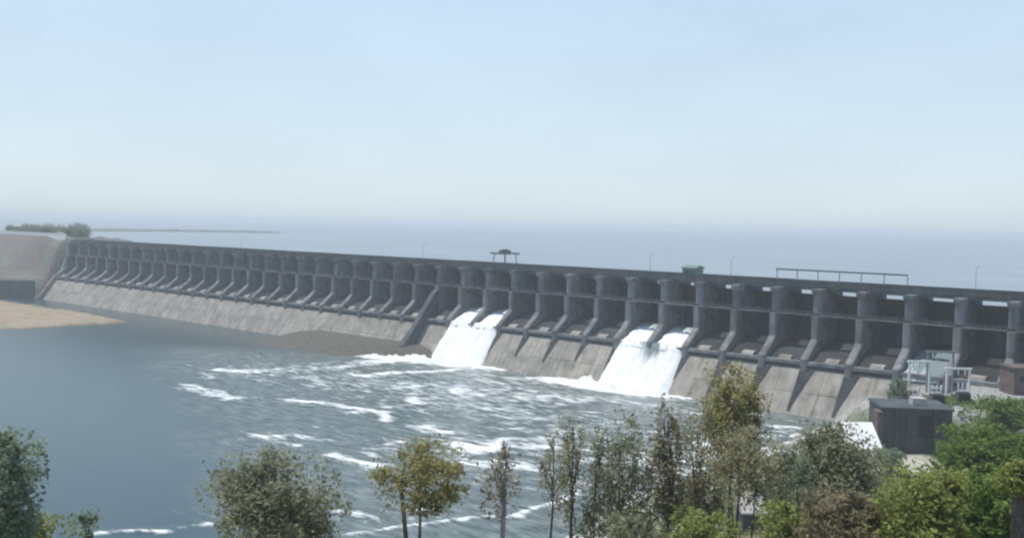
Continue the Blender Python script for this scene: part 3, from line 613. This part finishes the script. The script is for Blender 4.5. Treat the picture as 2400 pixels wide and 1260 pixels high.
# grey hut with the faded roof
s1 = P(1770, 1225, 168); zg = hz(s1.x, s1.y)
ht = empty('hut', (s1.x, s1.y, zg), 'grey hut with a faded pinkish roof at the bottom among trees', 'hut', rz=RZ)
zt = P(1770, 1198, 166).z - zg
ob('wall', MB().box(-2.6, 2.6, -2, 3, -1.5, zt - .1).mesh('wall'), M_DARKB, ht)
ob('roof', MB().prism([(-2.6,zt-.25),(-2.6,zt),(.5,zt+2.6),(3.5,zt+.1),(3.5,zt-.25)][::-1], -3.0, 3.0).mesh('roof'), M_PINKR, ht)
ob('fascia', MB().box(-3.05, 3.05, -2.72, -2.604, zt - .3, zt + .08).mesh('fascia'), M_WHITE, ht)
ob('door', MB().box(-.5, .5, -2.06, -2.003, -.2, 1.9).mesh('door'), M_BLACK, ht)
# transformers and yard steel on the terrace behind
TZ = 14.8
def transformer():
    r_ = empty('transformer', (0,0,0), 'x', 'transformer', 'transformers on the terrace behind the dark block', RZ)
    ob('tank', MB().box(-1.5,1.5,-1,1,.4,3.0).box(-1.7,1.7,-1.2,1.2,.1,.4).mesh('tank'), M_GSTEEL, r_)
    rad = MB()
    for q in range(7): rad.box(-1.35 + q*.43, -1.2 + q*.43, -1.7, -1.05, .7, 2.7)
    ob('radiator', rad.mesh('radiator'), M_BLACK, r_)
    for q in (-1, 0, 1):
        bb = MB(); bb.tube([(q, 0, 3.0), (q*1.15, 0, 5.4)], [.12,.1], 6)
        for z_ in range(6): bb.tube([(q*(1+.03*z_), 0, 3.3+z_*.33), (q*(1+.03*z_), 0, 3.42+z_*.33)], [.3,.22], 8)
        ob('bushing', bb.mesh('bushing'), M_PORC, r_)
    ob('conservator', MB().tube([(-1.3,.5,3.9),(1.3,.5,3.9)], [.4,.4], 8).mesh('conservator'), M_GSTEEL, r_); return r_
tf = transformer()
for i, (px, vv, lb) in enumerate([(2140, 246, 'left transformer with white bushings behind the dark block'), (2195, 250, 'transformer in the middle of the terrace'), (2255, 254, 'right transformer beside the white portal frame')]):
    o = tf if i == 0 else copy_tree(tf); p = P(px, 940, vv); o.location = (p.x, p.y, TZ); o['label'] = lb
def portal(px, vv, wid, hgt, label, mat, bot=False):
    p = P(px, 950, vv); r_ = empty('portal_frame', (p.x, p.y, TZ - .2), label, 'frame', 'steel frames of the yard', RZ)
    for sx in (-1, 1): ob('post', MB().box(sx*wid/2 - .22, sx*wid/2 + .22, -.22, .22, 0, hgt).mesh('post'), mat, r_)
    ob('beam', MB().box(-wid/2 - .5, wid/2 + .5, -.3, .3, hgt, hgt + .5).mesh('beam'), mat, r_)
    for q in range(3): ob('insulator', MB().tube([((q-1)*wid*.3, 0, hgt), ((q-1)*wid*.3, 0, hgt - 1.4)], [.2,.2], 6).mesh('insulator'), M_PORC, r_)
portal(2243, 262, 6.0, 7.8, 'white steel portal frame right of the transformers', M_WHITE)
portal(2152, 262, 5.4, 9.5, 'white steel portal frame left above the dark block', M_WHITE)
portal(2200, 272, 7.0, 11.0, 'tall grey portal frame at the back of the terrace', M_RAIL)
# low terrace wall and control house at the far right
p = P(2408, 880, 270)
ch = empty('control_house', (p.x, p.y, TZ), 'small brown-walled house at the right edge below the dam', 'house', rz=RZ)
ob('wall', MB().box(-3.6, 6, 0, 8, -.5, 7.0).mesh('wall'), M_BROWNW, ch); ob('roof', MB().box(-4, 6.4, -.4, 8.4, 7.0, 7.4).mesh('roof'), M_BROWNW, ch)
ob('window', MB().box(-2, -.6, -.06, -.003, 3.6, 5).mesh('window'), M_BLACK, ch); ob('door', MB().box(.8, 2, -.06, -.003, .1, 2.4).mesh('door'), M_GSTEEL, ch)
# boulders on the shore
def boulder(seed):
    import bmesh
    bm = bmesh.new(); bmesh.ops.create_icosphere(bm, subdivisions=3, radius=1)
    for v_ in bm.verts:
        n_ = mn.noise(v_.co * 1.1 + Vector((seed, 0, 0))) + .4 * mn.noise(v_.co * 2.7 + Vector((0, seed, 0))); v_.co *= 1 + .4 * n_; v_.co.z *= .62
        v_.co.x = max(-.8, min(.85, v_.co.x))
    me = bpy.data.meshes.new('boulder'); bm.to_mesh(me); bm.free(); return me
bms = [boulder(s * 3.3) for s in range(5)]
for i in range(60):
    v_ = random.uniform(168, 285); u_ = float(np.interp(v_, SHV, SHU)) + random.uniform(-4, 16); p = at_uv(u_, v_)
    o = ob('boulder', bms[i % 5], M_ROCK, None, p + Vector((0, 0, -.1))); s = random.uniform(.6, 1.7); o.scale = (s * random.uniform(.9, 1.5), s, s); o.rotation_euler = (0, 0, random.uniform(0, 6.3))
    tag(o, 'pale boulder at the water edge behind the trees', 'boulder', 'pale boulders along the right shore')

# ------------------------------------------------------------------ trees
L_GREY = leafmat('grey_green_leaves', (0.11, 0.12, 0.065), (0.45, 0.45, 0.28))
L_OLIVE = leafmat('olive_leaves', (0.18, 0.165, 0.06), (0.52, 0.47, 0.21))
L_BLUE = leafmat('blue_green_leaves', (0.10, 0.145, 0.095), (0.38, 0.46, 0.30))
L_GREEN = leafmat('fresh_green_leaves', (0.06, 0.10, 0.025), (0.26, 0.36, 0.10))
L_YG = leafmat('yellow_green_leaves', (0.13, 0.155, 0.04), (0.44, 0.48, 0.16))
L_BROWN = leafmat('brown_green_leaves', (0.14, 0.125, 0.07), (0.43, 0.37, 0.23))
L_DRY = leafmat('dry_olive_leaves', (0.17, 0.16, 0.08), (0.52, 0.49, 0.29))
L_FAR = leafmat('haze_paled_leaves', (0.15, 0.19, 0.14), (0.32, 0.36, 0.28))  # extra haze put into the leaf colour, paler and lower in contrast
def leaves(pts, size, rng):
    N = len(pts); nrm = rng.normal(size=(N, 3)) + np.array([0, 0, 1.1]); nrm /= np.linalg.norm(nrm, axis=1)[:, None]
    a = np.cross(nrm, rng.normal(size=(N, 3))); a /= np.linalg.norm(a, axis=1)[:, None]; b_ = np.cross(nrm, a)
    s = size * rng.uniform(.55, 1.4, N)[:, None]; la = a * s; lb = b_ * s * rng.uniform(.35, .6, N)[:, None]
    V = np.stack([pts - la, pts - lb + nrm * s * .12, pts + la, pts + lb + nrm * s * .12], 1).reshape(-1, 3)
    return V, np.arange(4 * N).reshape(N, 4)
def tree(name, label, px, ytop, wpx, ybot, v_, mat, nl=9000, leaf=.17, lobes=16, dens=1.0, group=None, cat='tree', bark=None, seed=None, trunkpx=None, zbase=None, lean=0, flat_=1.0, stems=1, core=True):
    rs = random.Random(seed if seed is not None else int(px * 7 + ytop)); rng = np.random.default_rng(rs.randrange(10**6))
    tip = P(px, ytop, v_); bot = P(px, ybot, v_); x, y = tip.x, tip.y
    zb = hz(x, y) if zbase is None else zbase
    Hc = tip.z - bot.z; W = wpx * 1.08 / F * v_; root = empty(name, (x, y, zb - .15), label, cat, group)
    ztop = tip.z - zb; cz = ztop - Hc / 2; rad = W / 2
    # lobes, in the crown volume
    lob = []
    for i in range(lobes):
        for _ in range(30):
            a = rs.uniform(0, 6.283); rr_ = rs.random() ** .5; zz = rs.uniform(-1, 1)
            if rr_ ** 2.6 + abs(zz) ** 2.6 < 1.0: break
        k = .85 if zz > .2 else 1.0
        ls = rs.uniform(.26, .42)
        lob.append((math.cos(a) * rr_ * rad * (1 - ls) * k * 1.05, math.sin(a) * rr_ * rad * (1 - ls) * k, cz + zz * Hc / 2 * (1 - ls * .8), ls * rad * rs.uniform(.8, 1.15), ls * Hc / 2 * rs.uniform(.8, 1.25)))
    lob.append((0, 0, ztop - .3 * Hc / 2, .3 * rad, .3 * Hc / 2))
    wts = np.array([l_[3] ** 2 * l_[4] for l_ in lob]) ** .7; wts /= wts.sum(); nt_ = int(nl * dens * 1.5); nw = int(nt_ * .45); cnt = rng.multinomial(nt_ - nw, wts); pts = []
    q = rng.uniform(-1, 1, size=(nw * 3, 3)); ang = np.arctan2(q[:, 1], q[:, 0]); so = rs.uniform(0, 50)
    lim = .84 + .95 * (vnoise(np.cos(ang) * 1.4 + so, np.sin(ang) * 1.4 + q[:, 2] * 1.8 + so, .7, 3) - .5)
    dn = vnoise(q[:, 0] * rad + so + q[:, 2] * Hc / 2, q[:, 1] * rad + so * 3 - q[:, 2] * Hc / 2 * .8, max(.6, rad * .22), 2)
    rr2 = (np.hypot(q[:, 0], q[:, 1]) ** 2.4 + np.abs(q[:, 2]) ** 2.4) ** (1 / 2.4)
    q = q[(rr2 < lim) & (dn > .46)][:nw]
    pts.append(q * np.array([rad, rad, Hc / 2]) + np.array([0, 0, cz]))
    for l_, c_ in zip(lob, cnt):
        d = rng.normal(size=(c_, 3)); d /= np.linalg.norm(d, axis=1)[:, None]; r_ = rng.random(c_) ** .45
        r_ = r_ * (1 + .25 * rng.normal(size=c_) * (rng.random(c_) < .3))
        # sprays: gather leaves towards a few sub-clump centres
        kk = max(3, int(c_ / 45)); cc = rng.normal(size=(kk, 3)); cc /= np.linalg.norm(cc, axis=1)[:, None]; cc *= (rng.random(kk) ** .4)[:, None]
        q = d * r_[:, None]; pick = cc[rng.integers(0, kk, c_)]; q = q * .38 + pick * .72
        pts.append(q * np.array([l_[3], l_[3], l_[4]]) + np.array(l_[:3]))
    V, Fq = leaves(np.concatenate(pts), leaf, rng)
    ob('crown', mesh_np('crown', V, Fq), mat, root)
    tb = MB(); tr = trunkpx / F * v_ / 2 if trunkpx else max(.1, rad * .055)
    if stems == 1:
        mid = Vector((lean * .5 + rs.uniform(-.2, .2), rs.uniform(-.3, .3), cz * .55)); hub = Vector((lean * .2, 0, max(.5, cz - Hc * .28)))
        path = [Vector((lean, 0, -.6)), mid, hub, Vector((0, 0, ztop - Hc * .18))]
        tb.tube(path, [tr * 1.25, tr, tr * .8, tr * .25], 8)
        hubs = [hub]
    else:
        hubs = []
        for s in range(stems):
            a = rs.uniform(0, 6.28); h_ = Vector((math.cos(a) * rad * .35, math.sin(a) * rad * .35, max(.4, cz - Hc * .15))); tb.tube([Vector((math.cos(a) * .2, math.sin(a) * .2, -.4)), h_ * .55, h_], [tr, tr * .7, tr * .4], 6); hubs.append(h_)
    for l_ in lob:
        e = Vector(l_[:3]); h_ = min(hubs, key=lambda q_: (q_ - e).length)
        s_ = h_.lerp(Vector((0, 0, ztop)), rs.uniform(0, .35)) if stems == 1 else h_
        mdp = s_.lerp(e, .5) + Vector((rs.uniform(-.3, .3), rs.uniform(-.3, .3), rs.uniform(0, .4)))
        tb.tube([s_, mdp, e], [tr * .42, tr * .28, tr * .08], 5, False)
        for q_ in range(3):
            e2 = e + Vector((rs.uniform(-1, 1) * l_[3], rs.uniform(-1, 1) * l_[3], rs.uniform(-.3, 1) * l_[4])); tb.tube([mdp.lerp(e, .6), e2], [tr * .16, tr * .04], 4, False)
    ob('trunk', tb.mesh('trunk', True), bark or M_BARK, root)
    return root

tree('tree', 'blue-green tree cut by the left edge of the picture', 5, 985, 190, 1330, 62, L_BLUE, 7000, .2, 18, .9)
tree('shrub', 'small dark shrub low at the left beside the river', 190, 1188, 95, 1300, 80, L_BLUE, 1300, .17, 7, cat='shrub', stems=3)
tree('shrub', 'low shrub in the bottom left corner', 90, 1190, 150, 1330, 70, L_YG, 2200, .17, 9, cat='shrub', stems=3)
tree('tree', 'broad grey-green tree with pale twigs left of centre', 645, 1030, 350, 1360, 66, L_GREY, 13000, .16, 36, 1.0, bark=M_BARKG, seed=11)
tree('tree', 'pale olive tree with a brown trunk at the centre bottom', 985, 1004, 240, 1210, 64, L_OLIVE, 5200, .14, 24, .8, trunkpx=12, stems=3)
tree('sapling', 'thin bare-stemmed sapling left of the tree group', 1300, 985, 90, 1240, 70, L_DRY, 500, .13, 12, trunkpx=6)
tree('sapling', 'tall slim sapling with sparse pale leaves', 1345, 935, 130, 1300, 72, L_DRY, 1300, .14, 20, trunkpx=9, seed=3)
tree('sapling', 'thin many-stemmed sapling between the tall saplings and the grey tree', 1405, 975, 120, 1320, 71, L_GREY, 1500, .14, 18, trunkpx=6, seed=41, stems=3)
tree('tree', 'grey-green loose tree right of the saplings', 1470, 950, 200, 1340, 74, L_GREY, 4200, .15, 34, seed=4, trunkpx=8, stems=3)
tree('tree', 'slender brown-leaved tree in the middle of the group', 1570, 920, 150, 1340, 76, L_BROWN, 4200, .15, 30, seed=5, trunkpx=12)
tree('tree', 'wispy olive tree leaning between the brown tree and the tall one', 1650, 905, 150, 1300, 79, L_DRY, 3200, .15, 26, seed=44, trunkpx=8, stems=2)
tree('tree', 'tall olive tree rising in front of the dam apron', 1722, 846, 175, 1110, 82, L_OLIVE, 7500, .16, 30, seed=6, trunkpx=10, stems=2)
tree('tree', 'loose dry tree below the tall olive tree', 1755, 985, 210, 1200, 70, L_DRY, 3400, .14, 26, seed=8, trunkpx=8, stems=2)
tree('tree', 'small wispy tree left of the dark grey-green tree', 1850, 1010, 150, 1260, 74, L_BLUE, 2400, .15, 20, seed=48, trunkpx=8, stems=2)
tree('tree', 'dark grey-green tree in front of the white-roofed shed', 1955, 968, 270, 1300, 78, L_GREY, 12500, .17, 28, seed=9, trunkpx=18)
tree('shrub', 'olive shrub at the bottom under the grey hut', 1640, 1185, 200, 1330, 66, L_YG, 4500, .16, 14, cat='shrub', stems=4)
tree('shrub', 'grey shrub at the bottom under the slender tree', 1490, 1195, 180, 1340, 64, L_GREY, 3000, .16, 12, cat='shrub', stems=4)
tree('shrub', 'yellow-green shrub right of the grey hut', 1850, 1165, 150, 1330, 64, L_YG, 4000, .16, 12, cat='shrub', stems=4)
tree('shrub', 'brownish shrub at the bottom below the dark tree', 1985, 1130, 240, 1340, 60, L_BROWN, 7000, .17, 18, cat='shrub', stems=4)
tree('tree', 'broad yellow-green tree filling the lower right', 2190, 1085, 330, 1340, 58, L_YG, 15000, .17, 30, seed=15, flat_=1.0)
tree('tree', 'bright green tree behind at the right edge', 2330, 985, 260, 1160, 120, L_GREEN, 11000, .3, 24, seed=16)
tree('shrub', 'fresh green bush right of the dark block', 2255, 1020, 130, 1120, 170, L_GREEN, 5000, .35, 14, cat='shrub', stems=4, seed=17)
tree('shrub', 'dark green bush behind the bright tree', 2375, 935, 130, 1010, 200, L_GREEN, 4500, .4, 12, cat='shrub', stems=4, seed=19)
tree('tree', 'dark green tree in the bottom right corner', 2360, 1090, 190, 1330, 52, L_GREEN, 9000, .17, 22, seed=20, trunkpx=30)
tree('shrub', 'low bush hugging the left foot of the dark block', 2085, 1050, 80, 1100, 205, L_BLUE, 2200, .35, 8, cat='shrub', stems=3)
tree('shrub', 'green bush on the corner of the dark block roof', 2110, 880, 60, 960, 243, L_BLUE, 1800, .35, 8, cat='shrub', stems=3, zbase=14.2)
tree('tree', 'nearly bare thin tree with several pale stems at the centre bottom', 1176, 1015, 120, 1240, 45, L_BROWN, 500, .10, 14, trunkpx=13, bark=M_BARKG, seed=33, stems=4)
tree('tree', 'dark stout trunk at the lower right edge under a small crown', 2392, 1070, 130, 1160, 44, L_YG, 1500, .13, 9, trunkpx=40, seed=35)
# scrub on the slopes
def cover(name, n_, reg, size, mat, label, seed):
    rng = np.random.default_rng(seed); xs, ys = reg(rng, n_); hs = ground_h(xs, ys); k = hs > .4; xs, ys, hs = xs[k], ys[k], hs[k]
    cl = np.repeat(np.stack([xs, ys, hs], 1), 26, 0); cl = cl + rng.normal(size=cl.shape) * np.array([1, 1, .45]) * size * 1.6 + np.array([0, 0, size])
    V, Fq = leaves(cl, size * .8, rng); return tag(ob(name, mesh_np(name, V, Fq), mat), label, kind='stuff')
def regR(rng, n_):
    vv = rng.uniform(140, 232, n_); uu_ = np.interp(vv, SHV, SHU) + rng.uniform(4, 75, n_); k = ~((vv > 200) & (uu_ > 72) & (uu_ < 98)); return XY(uu_[k], vv[k])
cover('scrub', 900, regR, .42, L_YG, 'low green scrub covering the right bank', 1)
cover('undergrowth', 260, regR, .5, L_BROWN, 'dry brown undergrowth on the right bank', 2)
def regT(rng, n_): return XY(rng.uniform(98, 135, n_), rng.uniform(215, 262, n_))
cover('bushes', 260, regT, .6, L_GREEN, 'green bushes along the terrace edge at right', 3)
# hazy trees on the far left bank
prev = None
for i in range(19):
    x = -655 - i * 7.5 + random.uniform(-2, 2); y = random.uniform(14, 26); h_ = random.uniform(8, 13)
    sx = P(0, 0, 1)
    r_ = empty('tree', (x, y, 39.5), 'hazy round tree nearest the dam behind the left embankment' if i == 0 else 'hazy grey-green tree in the row behind the left embankment wall', 'tree', 'hazy trees behind the left embankment')
    rng = np.random.default_rng(i + 50); W = h_ * random.uniform(.55, .8); pts = []
    for q in range(9):
        c_ = np.array([rng.uniform(-W, W) * .7, rng.uniform(-W, W) * .7, h_ * rng.uniform(.35, .88)]); d = rng.normal(size=(170, 3)); pts.append(c_ + d * np.array([W * .22, W * .22, h_ * .085]))
    V, Fq = leaves(np.concatenate(pts), .5, rng); ob('crown', mesh_np('crown', V, Fq), L_FAR, r_)
    ob('trunk', MB().tube([(0,0,-3),(.2,0,h_*.4),(0,0,h_*.8)], [.35,.28,.1], 6).mesh('trunk'), M_BARK, r_)

# ------------------------------------------------------------------ haze
hm, n, l, b = newmat('haze_air'); n.remove(b)
pv = n.new('ShaderNodeVolumePrincipled'); pv.inputs['Density'].default_value = 0.00033; pv.inputs['Color'].default_value = (0.74, 0.775, 0.79, 1); pv.inputs['Anisotropy'].default_value = 0.2
l.new(pv.outputs[0], n['Material Output'].inputs['Volume'])
tag(ob('haze', MB().box(-19500, 19500, -19500, 19500, -6.0, 66).mesh('haze'), hm), 'pale haze in the air over the river and reservoir', kind='stuff')
